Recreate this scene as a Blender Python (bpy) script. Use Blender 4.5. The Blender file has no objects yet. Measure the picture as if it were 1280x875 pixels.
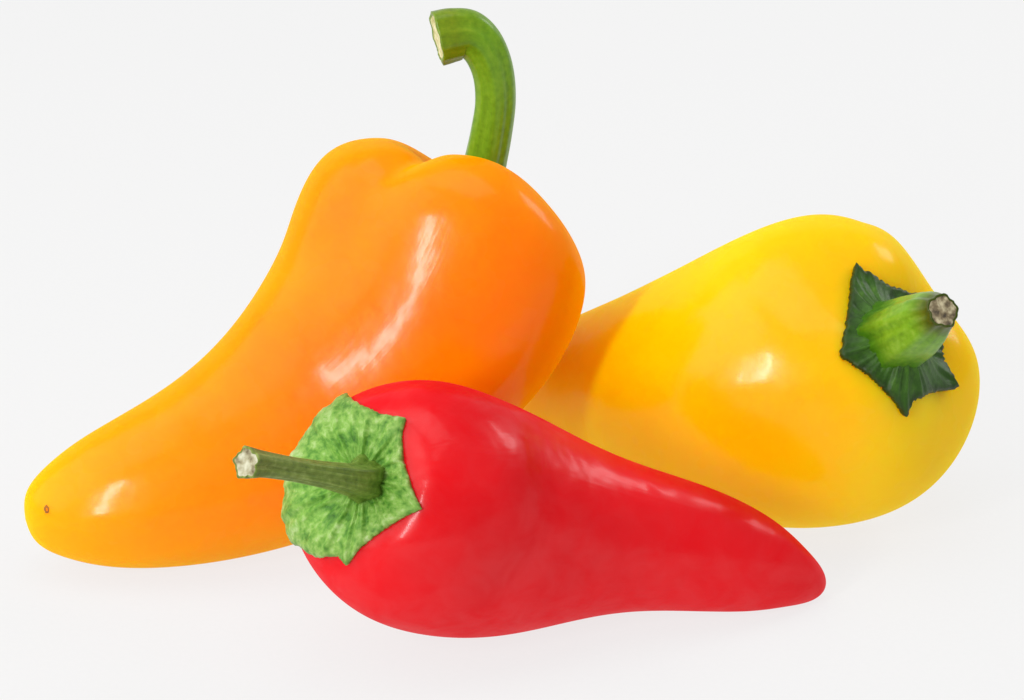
import bpy, bmesh, math, random
import numpy as np
sc = bpy.context.scene
# ---------------------------------------------------------------- camera
TILT, LENS_MM, DISTANCE, AIM_Z = math.radians(20.0), 100.0, 0.455, 0.0480
cd = bpy.data.cameras.new('camera'); camera = bpy.data.objects.new('camera', cd); sc.collection.objects.link(camera)
cd.lens = LENS_MM; cd.sensor_width = 36.0; cd.sensor_fit = 'HORIZONTAL'; cd.clip_start = .01; cd.clip_end = 20
camera.location = (0, -DISTANCE*math.cos(TILT), AIM_Z + DISTANCE*math.sin(TILT))
camera.rotation_euler = (math.pi/2-TILT, 0, 0); sc.camera = camera
sc.render.resolution_x, sc.render.resolution_y = 1024, 700
# ---------------------------------------------------------------- white studio: ambient, softboxes, exposure
w = bpy.data.worlds.new('World'); sc.world = w; w.use_nodes = True
w.node_tree.nodes['Background'].inputs[0].default_value = (1,1,1,1); w.node_tree.nodes['Background'].inputs[1].default_value = .45
def softbox(name, loc, aim, sx, sy, power, col=(1,1,1)):
    l = bpy.data.lights.new(name,'AREA'); l.shape = 'RECTANGLE'; l.size = sx; l.size_y = sy; l.energy = power; l.color = col
    o = bpy.data.objects.new(name,l); sc.collection.objects.link(o); o.location = loc
    from mathutils import Vector
    o.rotation_euler = (Vector(aim)-Vector(loc)).to_track_quat('-Z','Y').to_euler(); return o
softbox('left_softbox', (-.75,-.10,.60), (0,.04,.03), 1.0, 1.0, 5.0, (1,.985,.96))
softbox('front_strip_softbox', (-.36,-.56,.32), (0,.04,.03), .05, .32, 3.0)
softbox('overhead_softbox', (-.05,.0,.80), (0,.04,.0), .6, .5, 1.6)
softbox('right_rear_softbox', (.60,.38,.48), (0,.04,.03), .25, .25, 1.7)
sc.view_settings.view_transform = 'Standard'; sc.view_settings.look = 'None'; sc.view_settings.exposure = 0; sc.view_settings.gamma = 1
sc.view_settings.use_curve_mapping = False
sc.cycles.use_denoising = True; sc.cycles.max_bounces = 12
# ---------------------------------------------------------------- camera model (photo pixels -> rays)
TAU = math.radians(20.0); LENS = 100.0; DIST = 0.455; Z0 = 0.0480
FPX = 1280*LENS/36.0
FWD = np.array([0, math.cos(TAU), -math.sin(TAU)]); UPV = np.array([0, math.sin(TAU), math.cos(TAU)]); RGT = np.array([1.0,0,0])
CAM = np.array([0,0,Z0]) - DIST*FWD
def at(px, py, Y):
    """point on the ray of photo pixel (px,py) at world depth Y (metres, read off the table where a pepper stands)"""
    d = FWD + RGT*(px-640)/FPX + UPV*(437.5-py)/FPX
    return CAM + d*((Y-CAM[1])/d[1])
def proj(P):
    q = P-CAM; z = q@FWD
    return np.stack([640+FPX*(q@RGT)/z, 437.5-FPX*(q@UPV)/z], -1)
# ---------------------------------------------------------------- lofted pepper body
def crom(P, n):
    """centripetal-ish Catmull-Rom through the rows of P, n samples for each span"""
    P = np.asarray(P, float); Q = np.vstack([2*P[0]-P[1], P, 2*P[-1]-P[-2]])
    out = []
    t = np.linspace(0,1,n,endpoint=False)[:,None]
    for i in range(1,len(Q)-2):
        a,b,c,d = Q[i-1],Q[i],Q[i+1],Q[i+2]
        out.append(0.5*(2*b+(c-a)*t+(2*a-5*b+4*c-d)*t*t+(3*b-a-3*c+d)*t**3))
    out.append(P[-1:]); return np.vstack(out)
class Spine:
    def __init__(s, pts):
        s.c = smooth(crom(pts, 24), 14); d = np.linalg.norm(np.diff(s.c,axis=0),axis=1)
        s.L = d.sum(); s.a = np.concatenate([[0],np.cumsum(d)])/s.L
        t = np.gradient(s.c, s.a, axis=0)
        k = np.ones(9)/9
        tp = np.vstack([np.repeat(t[:1],4,0), t, np.repeat(t[-1:],4,0)])
        t = np.stack([np.convolve(tp[:,j],k,'valid') for j in range(3)],1)
        s.t = t/np.linalg.norm(t,axis=1,keepdims=True)
    def at(s, x):
        x = np.asarray(x,float); xc = np.clip(x,0,1)
        c = np.stack([np.interp(xc,s.a,s.c[:,j]) for j in range(3)],-1)
        t = np.stack([np.interp(xc,s.a,s.t[:,j]) for j in range(3)],-1); t /= np.linalg.norm(t,axis=-1,keepdims=True)
        return c + t*((x-xc)*s.L)[...,None], t
def body_points(b, v, th):
    """b: dict with spine pts, profile [(s,R)], lobes; v in [0,1] along the profile, th around; arrays of one shape"""
    sp = b['_sp']; pr = b['_pr']; n = len(pr)-1
    x = np.clip(v,0,1)*n
    s = np.interp(x, np.arange(n+1), pr[:,0]); R = np.interp(x, np.arange(n+1), pr[:,1])
    w = b['lobe_profile'](s)
    sh = b['shoulder_profile'](s)
    lob = np.zeros_like(th); 
    for k,a,p in b['lobes']: lob = lob + a*np.cos(k*(th-math.radians(p)-b.get('twist',0)*s))
    shl = np.zeros_like(th)
    for k,a,p in b['shoulder']: shl = shl + a*np.cos(k*(th-math.radians(p)))
    gr = np.zeros_like(th)
    for a,wd,ds,dr,se,turn in b.get('grooves',[]):
        d = (th-math.radians(a)-math.radians(turn)*s+math.pi)%(2*math.pi)-math.pi; e = np.exp(-(d/math.radians(wd))**2)
        shl = shl - ds*e; gr = gr + dr*e*(1-ss(se*.5,se,s))
    rr = R/b['_rm']
    s2 = s - shl*sh*np.clip(rr*1.6,0,1)**1.5
    c,t = sp.at(s2)
    n1 = -FWD - t*(-(t@FWD))[...,None]; n1 /= np.linalg.norm(n1,axis=-1,keepdims=True)
    n2 = np.cross(t,n1)
    m = R*(1+lob*w-gr)
    F = b.get('form')
    if F is not None:                       # hand-shaped unevenness: swell or hollow at stations along and around
        F = np.asarray(F); ns,nt = F.shape; d = np.zeros_like(m); sc = np.linspace(0,1,ns)
        for i in range(ns):
            ws = np.exp(-((s-sc[i])*(ns-1)/.75)**2)
            for j in range(nt):
                if F[i,j] != 0: d = d + F[i,j]*ws*np.exp((np.cos(th-2*math.pi*j/nt)-1)*(nt/2.2)**2/2)
        m = m*(1+d)
    return c + n1*(m*np.cos(th))[...,None] + n2*(m*np.sin(th))[...,None]
def smooth(a, sig):
    n = int(3*sig); k = np.exp(-.5*(np.arange(-n,n+1)/sig)**2); k /= k.sum()
    p = np.vstack([2*a[0]-a[n:0:-1], a, 2*a[-1]-a[-2:-n-2:-1]])          # point-mirrored ends stay where they are
    return np.stack([np.convolve(p[:,j],k,'valid') for j in range(a.shape[1])],1)
def prep(b):
    b['_sp'] = Spine([at(*p) for p in b['spine']])
    pr = smooth(crom(b['profile'], 16), 9); pr[:,1] = np.maximum(pr[:,1],0); pr[0,1] = pr[-1,1] = 0; b['_pr'] = pr; b['_rm'] = pr[:,1].max()
    return b
def grid(b, nv, nt):
    v = np.linspace(0,1,nv)[:,None]+np.zeros((1,nt)); th = np.linspace(0,2*math.pi,nt,endpoint=False)[None,:]+np.zeros((nv,1))
    return body_points(b, v, th)
def ss(a,b,x): 
    t = np.clip((x-a)/(b-a),0,1); return t*t*(3-2*t)
# ---------------------------------------------------------------- the three peppers
ORANGE = dict(
    spine=[(596.76,221.76,0.0515),(563.83,310.69,0.049),(520.94,410.17,0.0445),(420.83,508.41,0.0385),(305.68,576.54,0.0313),(176.89,617.7,0.024),(31.607,648.94,0.02)],
    profile=[(0.05,0),(0.045,0.0045),(0.016,0.0105),(-0.01395,0.01299),(0.01531,0.02169),(0.0761,0.02693),(0.2331,0.02598),(0.3942,0.02316),(0.5617,0.01937),(0.7146,0.0156),(0.8733,0.01206),(0.9386,0.00855),(0.9962,0.00501),(1,0)],
    lobes=[(3,0.075,-45),(2,0.008,46.98)], shoulder=[(3,-0.0114,40.73),(1,-0.0117,-100.3),(2,-0.0137,89.72),(1,0.022,0)], grooves=[(40,12,0.022,0.035,0.4,0),(-48,13,0,-0.03,1.5,34)],
    form=[[-0.0011,0.005,-0.007,0.0151,-0.0067,0.018,-0.021,-0.0071],
          [0.0199,-0.0111,-0.0024,0.0115,-0.0002,-0.0038,0.0287,-0.002],
          [-0.0098,-0.0035,0.008,-0.0032,-0.0142,-0.0018,-0.0134,0.0077],
          [0.0213,0.001,0.0044,-0.0049,-0.0042,-0.0244,-0.0034,0.0015],
          [0.014,0.0105,0.0016,-0.0207,-0.0062,-0.0391,0.0179,0.0139],
          [-0.0012,-0.0031,0.0037,-0.0072,-0.0015,0.0162,0.0072,-0.0088]],
    lobe_profile=lambda s: .35+.65*(1-ss(.35,.9,s)), shoulder_profile=lambda s: 1-ss(.0,.35,s))
YELLOW = dict(
    spine=[(1166.4,396.94,0.034),(1078,447.58,0.0425),(985.35,468.13,0.0495),(892.2,480.08,0.056),(820,486,0.0625),(742,490,0.069),(640,508,0.076)],
    profile=[(0.045,0),(0.042,0.0042),(0.034,0.0085),(0.02992,0.0125),(0.06353,0.01869),(0.1074,0.02329),(0.1897,0.02728),(0.316,0.02688),(0.4534,0.02365),(0.5776,0.02033),(0.7136,0.017),(0.859,0.01369),(0.9389,0.01),(1,0)],
    lobes=[(3,0.0336,40.06),(2,-0.0132,40.17)], shoulder=[(3,0.0221,-14.09),(1,0.0253,8.316)], grooves=[(118,11,0,0.03,1.4,0)],
    form=[[0.0063,-0.0054,-0.0046,-0.009,-0.0049,0.0017,0.0049,0.011],
          [0.0345,0.0101,0.0066,-0.0131,-0.0094,-0.0127,0.0028,0.025],
          [0.1872,0.0602,0.0024,0.0052,-0.0045,-0.0048,-0.0037,0.1139],
          [0.2376,0.057,-0.0113,-0.0086,-0.0076,0.0004,-0.0089,0.1486],
          [0.0953,0.0221,-0.0163,-0.0059,-0.0101,-0.0037,-0.0036,0.0621],
          [0.0021,0.0016,0.0061,0.0014,-0.005,0.0002,-0.0053,-0.0081]],
    lobe_profile=lambda s: .35+.65*(1-ss(.35,.9,s)), shoulder_profile=lambda s: 1-ss(.0,.35,s))
RED = dict(
    spine=[(455,603,-0.0195),(508,622,-0.0105),(572.58,647.59,-0.0033),(701.96,663.37,0.0016),(850.69,676.49,0.0048),(972.78,713.65,0.0062),(1030,735.02,0.0101)],
    profile=[(0.012,0),(0.008,0.0035),(-0.004,0.008),(-0.00457,0.01251),(0.06575,0.01804),(0.1441,0.02072),(0.2695,0.02029),(0.3979,0.01865),(0.5595,0.01262),(0.7159,0.01105),(0.853,0.00838),(0.9145,0.00547),(0.9811,0.00313),(1,0)],
    lobes=[(3,0.0145,57.83),(2,0.0228,-5.514)], shoulder=[(3,-0.0006,63.55)], grooves=[],
    form=[[0.001,-0.0077,-0.0111,0.0064,0.0038,-0.0123,0.0119,0.0042],
          [-0.0062,-0.0066,0.012,-0.0038,-0.0027,-0.0023,-0.0005,0.0085],
          [-0.0086,-0.0026,-0.0033,0.001,-0.0081,0.0005,0.0062,-0.0031],
          [-0.0252,0.0012,0.0053,-0.0059,0.0015,-0.0106,-0.0131,0.0006],
          [0.0003,-0.0018,-0.0041,0.0068,0.0043,-0.0024,-0.0105,0.0111],
          [-0,0,0.0106,0.004,-0.0015,0.0076,-0.0093,0.0049]],
    lobe_profile=lambda s: .35+.65*(1-ss(.35,.9,s)), shoulder_profile=lambda s: 1-ss(.0,.35,s))
# ---------------------------------------------------------------- materials
def new_mat(name):
    m = bpy.data.materials.new(name); m.use_nodes = True; nt = m.node_tree
    return m, nt, nt.nodes['Principled BSDF']
def node(nt, typ, **kw):
    n = nt.nodes.new(typ)
    for k,v in kw.items():
        if k in n.inputs: n.inputs[k].default_value = v
        else: setattr(n,k,v)
    return n
def ramp(nt, fac, stops):
    r = nt.nodes.new('ShaderNodeValToRGB'); e = r.color_ramp.elements
    while len(e) < len(stops): e.new(.5)
    for q,(p,c) in zip(e,stops): q.position = p; q.color = (*c,1)
    nt.links.new(fac, r.inputs[0]); return r
def skin_mat(name, c_low, c_mid, c_high, rough, sss, streak, gloss, dents=.25, tip=None, sharp=.5, bloom=.15):
    m,nt,p = new_mat(name); L = nt.links.new
    tc = node(nt,'ShaderNodeTexCoord')
    n1 = node(nt,'ShaderNodeTexNoise',Scale=28.0,Detail=3.0); L(tc.outputs['Object'],n1.inputs['Vector'])
    r = ramp(nt,n1.outputs['Fac'],[(.3,c_low),(.52,c_mid),(.75,c_high)]); col = r.outputs[0]
    uv = node(nt,'ShaderNodeUVMap')
    if tip:                                 # blossom end ripens to a yellower tone
        sx = node(nt,'ShaderNodeSeparateXYZ'); L(uv.outputs[0],sx.inputs[0]); tr = node(nt,'ShaderNodeMapRange'); tr.interpolation_type = 'SMOOTHSTEP'
        tr.inputs['From Min'].default_value = .55; tr.inputs['From Max'].default_value = 1.0; L(sx.outputs['Y'],tr.inputs['Value'])
        tm = node(nt,'ShaderNodeMix'); tm.data_type = 'RGBA'; tm.inputs[7].default_value = (*tip,1); L(tr.outputs[0],tm.inputs[0]); L(col,tm.inputs[6]); col = tm.outputs[2]
    L(col,p.inputs['Base Color'])
    # fine pores and long waxy streaks
    mp = node(nt,'ShaderNodeMapping'); mp.inputs['Scale'].default_value = (70,5,1)
    L(uv.outputs[0],mp.inputs[0])
    n2 = node(nt,'ShaderNodeTexNoise',Scale=1.0,Detail=4.0,Roughness=.6); L(mp.outputs[0],n2.inputs['Vector'])
    n3 = node(nt,'ShaderNodeTexNoise',Scale=1500.0,Detail=2.0); L(tc.outputs['Object'],n3.inputs['Vector'])
    n4 = node(nt,'ShaderNodeTexNoise',Scale=120.0,Detail=2.0); L(tc.outputs['Object'],n4.inputs['Vector'])
    b0 = node(nt,'ShaderNodeBump',Strength=dents,Distance=.0008); L(n4.outputs['Fac'],b0.inputs['Height'])
    b1 = node(nt,'ShaderNodeBump',Strength=streak,Distance=.0006); L(n2.outputs['Fac'],b1.inputs['Height']); L(b0.outputs[0],b1.inputs['Normal'])
    b2 = node(nt,'ShaderNodeBump',Strength=.06,Distance=.0001); L(n3.outputs['Fac'],b2.inputs['Height']); L(b1.outputs[0],b2.inputs['Normal'])
    L(b2.outputs[0],p.inputs['Normal'])
    mr = node(nt,'ShaderNodeMapRange'); mr.inputs['To Min'].default_value = rough*.75; mr.inputs['To Max'].default_value = rough*1.35
    L(n4.outputs['Fac'],mr.inputs['Value']); L(mr.outputs[0],p.inputs['Roughness'])
    p.inputs['Specular IOR Level'].default_value = 0
    # thin wax film over the flesh: a weak gloss that grows a little towards grazing
    gl = node(nt,'ShaderNodeBsdfGlossy'); gl.inputs['Color'].default_value = (1,1,1,1); L(mr.outputs[0],gl.inputs['Roughness']); L(b2.outputs[0],gl.inputs['Normal'])
    lw = node(nt,'ShaderNodeLayerWeight',Blend=.5); pw = node(nt,'ShaderNodeMath',operation='POWER'); pw.inputs[1].default_value = 3.5; L(lw.outputs['Facing'],pw.inputs[0])
    ma = node(nt,'ShaderNodeMath',operation='MULTIPLY_ADD'); ma.inputs[1].default_value = gloss*3.0; ma.inputs[2].default_value = gloss; L(pw.outputs[0],ma.inputs[0])
    gs = node(nt,'ShaderNodeBsdfGlossy'); gs.inputs['Color'].default_value = (1,1,1,1); gs.inputs['Roughness'].default_value = rough*.5; L(b2.outputs[0],gs.inputs['Normal'])
    g2 = node(nt,'ShaderNodeMixShader'); g2.inputs[0].default_value = sharp; L(gl.outputs[0],g2.inputs[1]); L(gs.outputs[0],g2.inputs[2])
    n5 = node(nt,'ShaderNodeTexNoise',Scale=170.0,Detail=5.0,Roughness=.65,Distortion=.6); L(tc.outputs['Object'],n5.inputs['Vector'])
    bl = node(nt,'ShaderNodeMapRange'); bl.inputs['From Min'].default_value = .35; bl.inputs['From Max'].default_value = .65; bl.inputs['To Min'].default_value = 1-bloom; bl.inputs['To Max'].default_value = 1+bloom
    L(n5.outputs['Fac'],bl.inputs['Value']); gm = node(nt,'ShaderNodeMath',operation='MULTIPLY'); L(ma.outputs[0],gm.inputs[0]); L(bl.outputs[0],gm.inputs[1])
    mx = node(nt,'ShaderNodeMixShader'); L(gm.outputs[0],mx.inputs[0]); L(p.outputs[0],mx.inputs[1]); L(g2.outputs[0],mx.inputs[2])
    L(mx.outputs[0],nt.nodes['Material Output'].inputs['Surface'])
    p.inputs['Subsurface Weight'].default_value = sss; p.inputs['Subsurface Radius'].default_value = (1,.3,.05); p.inputs['Subsurface Scale'].default_value = .008
    return m
M_orange = skin_mat('orange_pepper_skin',(.95,.20,.0),(.96,.25,.0),(.97,.31,.0),.26,1.0,.03,.014,tip=(.95,.40,.0))
M_yellow = skin_mat('yellow_pepper_skin',(.91,.47,.0),(.92,.535,.0),(.93,.60,.0),.26,1.0,.03,.017,.2,sharp=.4)
M_red = skin_mat('red_pepper_skin',(.64,.001,.005),(.72,.002,.007),(.77,.003,.009),.36,.5,.06,.026,.6,bloom=.3)
def green_mat(name, stops, scale, rough, bump, stretch=(1,1,1), ends=None, gain=.55):
    """noise-mottled green; ends = tints at both ends of the piece (uv.y 0 and 1) laid over the mottling"""
    m,nt,p = new_mat(name); L = nt.links.new
    uv = node(nt,'ShaderNodeUVMap'); mp = node(nt,'ShaderNodeMapping'); mp.inputs['Scale'].default_value = stretch; L(uv.outputs[0],mp.inputs[0])
    n1 = node(nt,'ShaderNodeTexNoise',Scale=scale,Detail=6.0,Roughness=.62); L(mp.outputs[0],n1.inputs['Vector'])
    tc = node(nt,'ShaderNodeTexCoord'); n2 = node(nt,'ShaderNodeTexNoise',Scale=900.0,Detail=4.0); L(tc.outputs['Object'],n2.inputs['Vector'])
    av = node(nt,'ShaderNodeMix'); av.data_type = 'FLOAT'; av.inputs[0].default_value = .4; L(n1.outputs['Fac'],av.inputs[2]); L(n2.outputs['Fac'],av.inputs[3])
    r = ramp(nt,av.outputs[0],stops); col = r.outputs[0]
    if ends:
        sp = node(nt,'ShaderNodeSeparateXYZ'); L(uv.outputs[0],sp.inputs[0]); e = ramp(nt,sp.outputs['Y'],ends)
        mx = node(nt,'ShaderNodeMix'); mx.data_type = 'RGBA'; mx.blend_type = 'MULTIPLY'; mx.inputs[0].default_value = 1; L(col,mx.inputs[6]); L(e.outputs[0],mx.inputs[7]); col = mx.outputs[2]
    L(col,p.inputs['Base Color'])
    b = node(nt,'ShaderNodeBump',Strength=bump,Distance=.0006); L(av.outputs[0],b.inputs['Height']); L(b.outputs[0],p.inputs['Normal'])
    p.inputs['Roughness'].default_value = rough; p.inputs['Specular IOR Level'].default_value = .28; p.inputs['Subsurface Weight'].default_value = .15
    p.inputs['Subsurface Radius'].default_value = (.5,1,.2); p.inputs['Subsurface Scale'].default_value = .001
    return m
M_stem_fresh = green_mat('fresh_green_stem',[(.3,(.08,.20,.005)),(.5,(.15,.32,.010)),(.72,(.24,.42,.025))],1.0,.33,.18,(5,.8,1),[(0,(.75,.8,.6)),(.2,(1,1,1)),(.72,(1,1,1)),(.9,(1.0,.72,.35)),(1,(1,.75,.4))])
M_stem_dry = green_mat('olive_green_stem',[(.3,(.05,.09,.012)),(.5,(.15,.21,.03)),(.72,(.33,.40,.12))],1.0,.5,.6,(8,1.5,1),[(0,(.8,1,.6)),(.35,(.8,.95,.6)),(.75,(1,1,1)),(1,(1,.95,.9))])
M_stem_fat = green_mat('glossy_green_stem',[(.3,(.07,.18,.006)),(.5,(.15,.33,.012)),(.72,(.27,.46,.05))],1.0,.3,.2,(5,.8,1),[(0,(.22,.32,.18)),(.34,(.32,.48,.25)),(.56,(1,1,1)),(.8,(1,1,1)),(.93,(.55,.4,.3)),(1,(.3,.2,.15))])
M_calyx_pale = green_mat('pale_veined_calyx',[(.32,(.035,.12,.010)),(.43,(.11,.26,.03)),(.53,(.24,.40,.08)),(.70,(.50,.60,.30))],1.0,.5,1.0,(15,5,1),[(0,(.35,.5,.2)),(.3,(.62,.85,.42)),(.7,(.85,.98,.75)),(1,(1,1,1))])
M_calyx_dark = green_mat('dark_green_calyx',[(.3,(.018,.055,.003)),(.55,(.05,.14,.007)),(.75,(.12,.25,.015))],1.0,.45,.5,(12,3,1),[(0,(1.0,1.0,1.0)),(.5,(.9,.95,.9)),(.85,(.6,.7,.6)),(1,(.35,.3,.25))])
M_calyx_mid = green_mat('mid_green_calyx',[(.3,(.06,.16,.01)),(.55,(.14,.30,.02)),(.75,(.25,.40,.05))],1.0,.45,.5,(14,3,1))
def cut_mat(name, stops):
    m,nt,p = new_mat(name); L = nt.links.new
    tc = node(nt,'ShaderNodeTexCoord'); n1 = node(nt,'ShaderNodeTexNoise',Scale=700.0,Detail=4.0); L(tc.outputs['Object'],n1.inputs['Vector'])
    r = ramp(nt,n1.outputs['Fac'],stops); L(r.outputs[0],p.inputs['Base Color'])
    b = node(nt,'ShaderNodeBump',Strength=.8,Distance=.0005); L(n1.outputs['Fac'],b.inputs['Height']); L(b.outputs[0],p.inputs['Normal'])
    p.inputs['Roughness'].default_value = .75; return m
M_cut_pale = cut_mat('pale_stem_cut',[(.3,(.36,.34,.10)),(.45,(.58,.56,.26)),(.65,(.78,.75,.48))])
M_cut_dry = cut_mat('dry_stem_cut',[(.34,(.10,.07,.03)),(.48,(.32,.29,.17)),(.66,(.56,.55,.40))])
M_cut_brown = cut_mat('brown_stem_cut',[(.35,(.05,.035,.02)),(.5,(.22,.17,.09)),(.65,(.55,.48,.30))])
M_scar = cut_mat('brown_blossom_scar',[(.3,(.20,.05,.0)),(.6,(.40,.14,.01))])
# ---------------------------------------------------------------- mesh helpers
def link(name, verts, faces, mat, parent, uvs=None):
    me = bpy.data.meshes.new(name); me.from_pydata([tuple(map(float,v)) for v in verts],[],faces); me.validate()
    if uvs is not None:
        lay = me.uv_layers.new(name='UVMap'); vi = np.empty(len(me.loops),dtype=np.int32); me.loops.foreach_get('vertex_index',vi)
        lay.data.foreach_set('uv', np.asarray(uvs,np.float32)[vi].ravel())
    me.polygons.foreach_set('use_smooth',[True]*len(me.polygons)); me.materials.append(mat); me.update()
    bm = bmesh.new(); bm.from_mesh(me); bmesh.ops.recalc_face_normals(bm,faces=bm.faces); bm.to_mesh(me); bm.free()
    o = bpy.data.objects.new(name,me); sc.collection.objects.link(o)
    if parent is not None:
        o.parent = parent
        base = parent
        off = np.zeros(3)
        while base is not None: off += np.array(base.location); base = base.parent
        o.location = -off
    return o
def root(name, loc, label, cat, group=None):
    o = bpy.data.objects.new(name,None); o.empty_display_size = .01; sc.collection.objects.link(o); o.location = loc
    o['label'] = label; o['category'] = cat
    if group: o['group'] = group
    return o
def strip_faces(nr, nt, off=0, closed=True):
    f = []
    for i in range(nr-1):
        for j in range(nt if closed else nt-1):
            a = off+i*nt+j; b = off+i*nt+(j+1)%nt
            f.append((a,b,b+nt,a+nt))
    return f
def make_body(b, mat, parent, nv=170, nt=200):
    G = grid(b,nv,nt); P = np.vstack([G[0].mean(0)[None], G[1:-1].reshape(-1,3), G[-1].mean(0)[None]])
    F = strip_faces(nv-2,nt,1); last = len(P)-1
    F += [(0,1+(j+1)%nt,1+j) for j in range(nt)] + [(last,last-nt+j,last-nt+(j+1)%nt) for j in range(nt)]
    th = np.arange(nt)/nt; tri = 2*np.abs(th-.5)         # mirrored so that the pattern closes round the pepper
    U = np.vstack([[[.5,0]]]+[np.stack([tri,np.full(nt,i/(nv-1))],1) for i in range(1,nv-1)]+[[[.5,1]]])
    return link('body',P,F,mat,parent,U)
def surf(b, v, th, eps=2e-3):
    v = np.asarray(v,float); th = np.asarray(th,float)
    P = body_points(b,v,th)
    dv = body_points(b,np.clip(v+eps,0,1),th)-body_points(b,np.clip(v-eps,0,1),th)
    dt = body_points(b,v,th+eps*4)-body_points(b,v,th-eps*4)
    n = np.cross(dv,dt); n /= np.linalg.norm(n,axis=-1,keepdims=True)+1e-15
    out = P - b['_sp'].at(np.full(P.shape[:-1],.22))[0]
    n = n*np.sign((n*out).sum(-1,keepdims=True)); return P,n
def pix_uv(b, pts, vmax=.5):
    """where on the skin a photo pixel falls: (v, theta) of the nearest camera-facing surface sample"""
    v = np.linspace(.004,vmax,260)[:,None]+np.zeros((1,400)); th = np.linspace(0,2*math.pi,400,endpoint=False)[None]+np.zeros((260,1))
    P = body_points(b,v,th); n = np.cross(np.gradient(P,axis=0),np.gradient(P,axis=1)); 
    if (n*(P-b['_sp'].at(np.full(v.shape,.22))[0])).sum() < 0: n = -n
    face = (n*(CAM-P)).sum(-1) > 0; q = proj(P); out = []
    for x,y in pts:
        d = (q[...,0]-x)**2+(q[...,1]-y)**2; d = np.where(face,d,d+1e5); k = d.argmin(); out.append((v.ravel()[k],th.ravel()[k]))
    return out
def wob(th, k, seed):
    r = np.random.default_rng(seed); o = 0
    for n in (2,3,5,7,9,13,17,23): o = o + r.normal()*np.cos(n*th+r.uniform(0,6.28)+k*r.uniform(-3,3))/n**.6
    return o
def make_calyx(b, outline, mat, parent, thick, lift, collar, tipcurl, ribs, seed=1, nt=220, nr=26, pw=3.0):
    th = np.linspace(0,2*math.pi,nt,endpoint=False)
    o = sorted((t%(2*math.pi),v) for v,t in outline)
    ve = np.interp(th,[t for t,_ in o],[v for _,v in o],period=2*math.pi)
    ve = ve*(1+.012*wob(th,0,seed))
    k = np.linspace(.06,1,nr)[:,None]+np.zeros((1,nt)); T = th[None]+np.zeros((nr,1)); V = k*ve[None]
    P,n = surf(b,V,T)
    tip = np.clip((ve-ve.min())/(ve.max()-ve.min()+1e-9),0,1)[None]
    h = lift + collar*(1-k)**pw + tipcurl*tip*np.clip(k-.7,0,1)**2/.09
    h = h + ribs*(.5*np.cos(10*T+.8*np.sin(3*k+seed))+.35*np.cos(23*T+2*k)+.4*wob(T,k*3,seed+5)*.5)*np.sin(math.pi*np.clip(k,0,1))**.6*.8
    h = np.maximum(h,thick*.3)
    top = P+n*(h+thick)[...,None]; top[-1] -= n[-1]*(thick*.45); bot = P[::-1]+n[::-1]*(np.minimum(h[::-1],lift)-.0002)[...,None]
    A = np.concatenate([top,bot]); R_ = 2*nr
    U = np.stack([np.repeat((2*np.abs(th/(2*math.pi)-.5))[None],R_,0), np.repeat(np.concatenate([k[:,0],k[::-1,0]])[:,None],nt,1)],-1)
    return link('calyx',A.reshape(-1,3),strip_faces(R_,nt)+[tuple(range(nt)),tuple(range((R_-1)*nt,R_*nt))][:0],mat,parent,U.reshape(-1,2))
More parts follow.
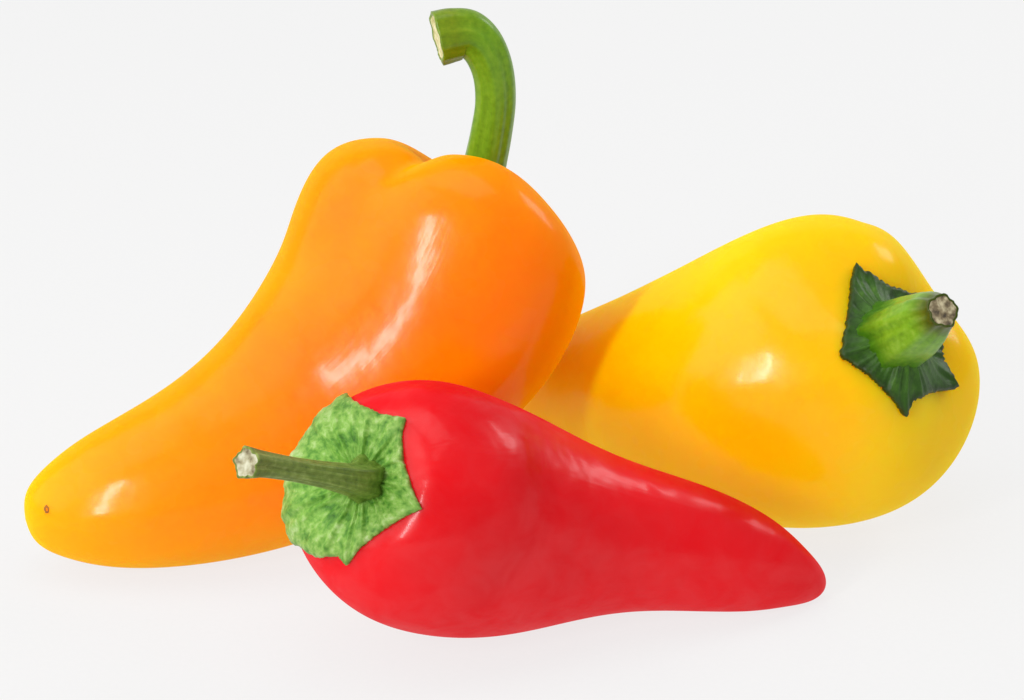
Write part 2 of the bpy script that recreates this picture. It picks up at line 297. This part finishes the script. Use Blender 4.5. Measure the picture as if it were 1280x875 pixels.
def make_cap(body, centre, axis, edge, mat, parent, thick, lift, collar, curl, ribs, ragged, seed=1, per=14, nr=26, pw=3.0):
    """calyx: a star-shaped sheet laid over the skin round the stem. centre and edge are photo pixels cast on to the body"""
    from mathutils.bvhtree import BVHTree
    from mathutils import Vector
    off = np.array(body.location)+np.array(body.parent.location)
    bvh = BVHTree.FromPolygons([tuple(v.co) for v in body.data.vertices],[tuple(p.vertices) for p in body.data.polygons])
    def cast(px):
        d = FWD + RGT*(px[0]-640)/FPX + UPV*(437.5-px[1])/FPX; d = d/np.linalg.norm(d)
        h = bvh.ray_cast(Vector(CAM-off),Vector(d))
        if h[0] is None: return cast((px[0]+(centre[0]-px[0])*.015,px[1]+(centre[1]-px[1])*.015))   # just past the limb: step back on to the skin
        return np.array(h[0])
    C0 = cast(centre)
    n = np.array(axis,float); n /= np.linalg.norm(n)
    a = np.cross(n,[0,0,1]); a /= np.linalg.norm(a); c = np.cross(n,a)
    E2 = np.array([((p-C0)@a,(p-C0)@c) for p in map(cast,edge)])
    ang = np.unwrap(np.arctan2(E2[:,1],E2[:,0])); 
    if ang[-1] < ang[0]: E2 = E2[::-1]
    ring = np.vstack([E2[i]+(E2[(i+1)%len(E2)]-E2[i])*(np.arange(per)/per)[:,None] for i in range(len(E2))]); nt = len(ring)
    rg = np.random.default_rng(seed); ring = ring*(1+ragged*np.clip(rg.normal(size=nt),-1.5,1.5))[:,None]
    th = np.arctan2(ring[:,1],ring[:,0]); rad = np.linalg.norm(ring,axis=1); tip = np.clip((rad-np.median(rad))/(rad.max()-np.median(rad)),0,1)
    top = np.zeros((nr,nt,3)); bot = np.zeros((nr,nt,3)); ks = np.linspace(.04,1,nr)
    for i,k in enumerate(ks):
        for j in range(nt):
            p = C0+a*ring[j,0]*k+c*ring[j,1]*k
            h = bvh.ray_cast(Vector(p+n*.02),Vector(-n))
            nn = bvh.find_nearest(Vector(p)) if h[0] is None or h[3] > .035 else h
            P = np.array(nn[0]); sn = np.array(nn[1]); sn = sn*np.sign(sn@n+1e-9)
            t_ = th[j]
            w = ribs*(.55*math.cos(10*t_+.8*math.sin(3*k+seed))+.35*math.cos(23*t_+2*k)+.25*math.cos(41*t_+5*k+seed))*math.sin(math.pi*min(k,1)*.93)**.6
            hh = max(lift + curl*tip[j]*max(k-.65,0)**2/.12 + w, thick*.2)
            top[i,j] = P+sn*(hh+thick*(1 if i<nr-1 else .45))+n*collar*(1-k)**pw
            bot[i,j] = P+sn*(min(hh,lift)-.0003)
    A = np.concatenate([top,bot[::-1]])+off; R_ = 2*nr
    u = 2*np.abs(((th/(2*math.pi))%1)-.5); kk = np.concatenate([ks,ks[::-1]])
    U = np.stack([np.repeat(u[None],R_,0),np.repeat(kk[:,None],nt,1)],-1)
    link('calyx',A.reshape(-1,3),strip_faces(R_,nt),mat,parent,U.reshape(-1,2)); return C0+off
def make_stem(path, radii, mat, cutmat, parent, ridges=5, ridge=.06, seed=3, nt=48, rimflare=1.0, rim=.00025):
    C_ = crom(path,10); R_ = np.interp(np.linspace(0,1,len(C_)),np.linspace(0,1,len(radii)),radii)
    R_ = np.convolve(np.pad(R_,3,mode='edge'),np.ones(7)/7,'valid')
    T = np.gradient(C_,axis=0); T /= np.linalg.norm(T,axis=1,keepdims=True)
    n = np.cross(T[0],[.3,.2,1]); n /= np.linalg.norm(n); rings = []; N = []
    th = np.linspace(0,2*math.pi,nt,endpoint=False); m = len(C_)
    def prof_(i): 
        k = i/(m-1); return 1+ridge*np.cos(ridges*th+1.2*k+seed)+ridge*.5*np.cos((ridges*2+1)*th-1.5*k)+.025*wob(th,k*2,seed)
    for i in range(m):
        n = n-T[i]*(n@T[i]); n /= np.linalg.norm(n); bb = np.cross(T[i],n); N.append((n.copy(),bb))
        rings.append(C_[i]+R_[i]*prof_(i)[:,None]*(np.cos(th)[:,None]*n+np.sin(th)[:,None]*bb))
    n,bb = N[-1]; e = C_[-1]; t = T[-1]
    uneven = (.035*R_[-1]*wob(th,0,seed+9))[:,None]*t
    def ring(r,d): return e+t*d+uneven*min(1,r)+R_[-1]*r*prof_(m-1)[:,None]*(np.cos(th)[:,None]*n+np.sin(th)[:,None]*bb)
    rings += [ring(rimflare,rim), ring(rimflare*.93,rim*1.6), ring(rimflare*.82,rim*.6), ring(.4,-rim)]
    A = np.vstack(rings); nr = len(rings)
    U = np.vstack([np.stack([2*np.abs(th/(2*math.pi)-.5)*1.0,np.full(nt,min(1,i/(m-1)))],1) for i in range(nr)])
    st = link('stem',A,strip_faces(nr,nt)+[tuple(range(nt))[::-1],tuple(range((nr-1)*nt,nr*nt))],mat,parent,U)
    cr = [ring(rimflare*.86,rim*.9), ring(rimflare*.7,rim*.75), ring(.45,rim*.35), ring(.2,rim*.6)]
    B = np.vstack(cr+[(e+t*rim*.5)[None]]); nb = len(B)-1
    link('cut_face',B,strip_faces(4,nt)+[(nb,3*nt+j,3*nt+(j+1)%nt) for j in range(nt)],cutmat,st)
    return st
# ---------------------------------------------------------------- backdrop: white sweep, emission added to wash out contact shadows
def make_backdrop():
    pr = [(-.30,0)]+[(y,0) for y in np.linspace(-.2,.50,8)]
    pr += [(.50+.25*math.sin(a),.25-.25*math.cos(a)) for a in np.linspace(.1,math.pi/2,14)]+[(.75,.6)]
    V = []; F = []
    for y,z in pr: V += [(-.85,y,z),(.85,y,z)]
    for i in range(len(pr)-1): F.append((2*i,2*i+1,2*i+3,2*i+2))
    m,nt,p = new_mat('white_sweep_added_glow')
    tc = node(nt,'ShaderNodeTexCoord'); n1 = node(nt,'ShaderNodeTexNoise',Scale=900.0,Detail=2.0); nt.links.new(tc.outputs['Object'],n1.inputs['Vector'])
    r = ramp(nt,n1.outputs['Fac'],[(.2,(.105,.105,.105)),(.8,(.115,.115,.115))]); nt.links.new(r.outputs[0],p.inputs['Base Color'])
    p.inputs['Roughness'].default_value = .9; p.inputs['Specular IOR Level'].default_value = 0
    p.inputs['Emission Color'].default_value = (1,1,1,1); p.inputs['Emission Strength'].default_value = ADDED_GLOW  # added emission: fills the peppers from below and thins their ground shadows
    o = link('backdrop',V,F,m,None); o['kind'] = 'structure'; o['label'] = 'plain white tabletop with added glow, sweeping up behind the peppers'
    for pl in o.data.polygons: pl.use_smooth = True
    return o
ADDED_GLOW = .78
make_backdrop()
# ---------------------------------------------------------------- peppers
def settle(b):
    prep(b); z = grid(b,170,200)[...,2].min(); b['_sp'].c[:,2] -= z; return b
GROUP = 'sweet peppers piled on the white table'
def foot(b):
    G = grid(b,120,120).reshape(-1,3); p = G[G[:,2].argmin()]; return (float(p[0]),float(p[1]),0.0)
# orange: upright shoulders, tip resting towards the left, hooked stem
b = settle(ORANGE)
r_ = root('sweet_pepper',foot(b),'orange sweet pepper with tall hooked green stem and rounded tip','pepper',GROUP)
body = make_body(b,M_orange,r_); body['label'] = 'glossy orange skin with shallow lobes'
def ring_outline(v0, amp, n, ph): return [(v0*(1+amp*math.cos(n*t+ph)),t) for t in np.linspace(0,2*math.pi,60,endpoint=False)]
make_calyx(b,ring_outline(.10,.18,5,.4),M_calyx_mid,r_,.0005,.0003,.003,.0006,.0002,seed=4)
make_stem([at(590,262,.0585),at(597,235,.0585),at(605,205,.058),at(613,165,.0575),at(618,125,.057),at(615,88,.0565),at(603,58,.056),at(585,42,.0555),at(566,42,.055),at(548,46,.0545)],
          [.0048,.0041,.0037,.0036,.0035,.0035,.0037,.0041,.0046,.0047],M_stem_fresh,M_cut_pale,r_,ridges=5,ridge=.045,seed=2)
(v,t), = pix_uv(b,[(58,637)],1.0); P,n = surf(b,np.array([v]),np.array([t])); P = P[0]; n = n[0]
n = (P-b['_sp'].at(np.array([.93]))[0][0]); n /= np.linalg.norm(n)
def disc_bump(name, P, n, rad, hgt, mat, parent, nt=24):
    a = np.cross(n,[0,0,1]); a /= np.linalg.norm(a); c = np.cross(n,a); th = np.linspace(0,2*math.pi,nt,endpoint=False)
    rg = []
    for k,h in ((1.5,-.4),(1.0,.25),(.7,.45),(.4,-.1),(.15,-.3)): rg.append(P+n*h*hgt+rad*k*(1+.15*np.cos(2*th+1)+.08*np.cos(5*th))[:,None]*(np.cos(th)[:,None]*a*.7+np.sin(th)[:,None]*c))
    A = np.vstack(rg); F = strip_faces(5,nt)+[tuple(range(4*nt,5*nt))]
    return link(name,A,F,mat,parent)
disc_bump('blossom_scar',P,n,.0006,.0005,M_scar,body)
# yellow: stem end towards the front right, tail hidden behind the others
b = settle(YELLOW)
r_ = root('sweet_pepper',foot(b),'yellow sweet pepper with short thick green stem and dark spiky calyx','pepper',GROUP)
body = make_body(b,M_yellow,r_); body['label'] = 'glossy yellow skin with broad shoulders'
ax = at(1177,389,.0205)-at(1104,428,.037)
C0 = make_cap(body,(1112,425),ax,[(1065,335),(1062,365),(1057,402),(1048,446),(1068,458),(1090,474),(1108,492),(1128,520),(1138,501),(1155,492),(1185,487),(1174,455),(1170,415),(1158,380),(1128,366),(1095,352)],
         M_calyx_dark,r_,.0008,.0004,.0055,.0018,.0005,.013,seed=8,pw=2.6)
e = at(1178,389,C0[1]-.0135); d = e-C0; nn = ax/np.linalg.norm(ax)
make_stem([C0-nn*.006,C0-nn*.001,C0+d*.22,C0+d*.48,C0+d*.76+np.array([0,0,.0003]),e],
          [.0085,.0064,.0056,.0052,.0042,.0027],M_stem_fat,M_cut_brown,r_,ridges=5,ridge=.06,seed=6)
# red: lying in front, calyx towards the left
b = settle(RED)
r_ = root('sweet_pepper',foot(b),'red sweet pepper lying on its side with pale green star-shaped calyx','pepper',GROUP)
body = make_body(b,M_red,r_); body['label'] = 'waxy red skin with soft streaks'
ax = at(408,594,-.033)-at(470,604,-.0190)
C0 = make_cap(body,(458,600),ax,[(437,496),(455,510),(478,519),(508,525),(503,546),(505,575),(514,605),(528,636),(500,650),(474,667),(450,686),(437,705),(424,694),(400,694),(359,686),(357,650),(357,610),(366,560),(397,522)],
         M_calyx_pale,r_,.0006,.0003,.0042,.0007,.0006,.006,seed=12,pw=5.0)
nn = ax/np.linalg.norm(ax); y0 = C0[1]
make_stem([C0-nn*.005,C0-nn*.0005,at(446,601,y0-.006),at(408,594,y0-.0115),at(367,587,y0-.016),at(330,581,y0-.020),at(309,579,y0-.0228)],
          [.0058,.0042,.0025,.0019,.0017,.0019,.0024],M_stem_dry,M_cut_dry,r_,ridges=5,ridge=.10,seed=11)
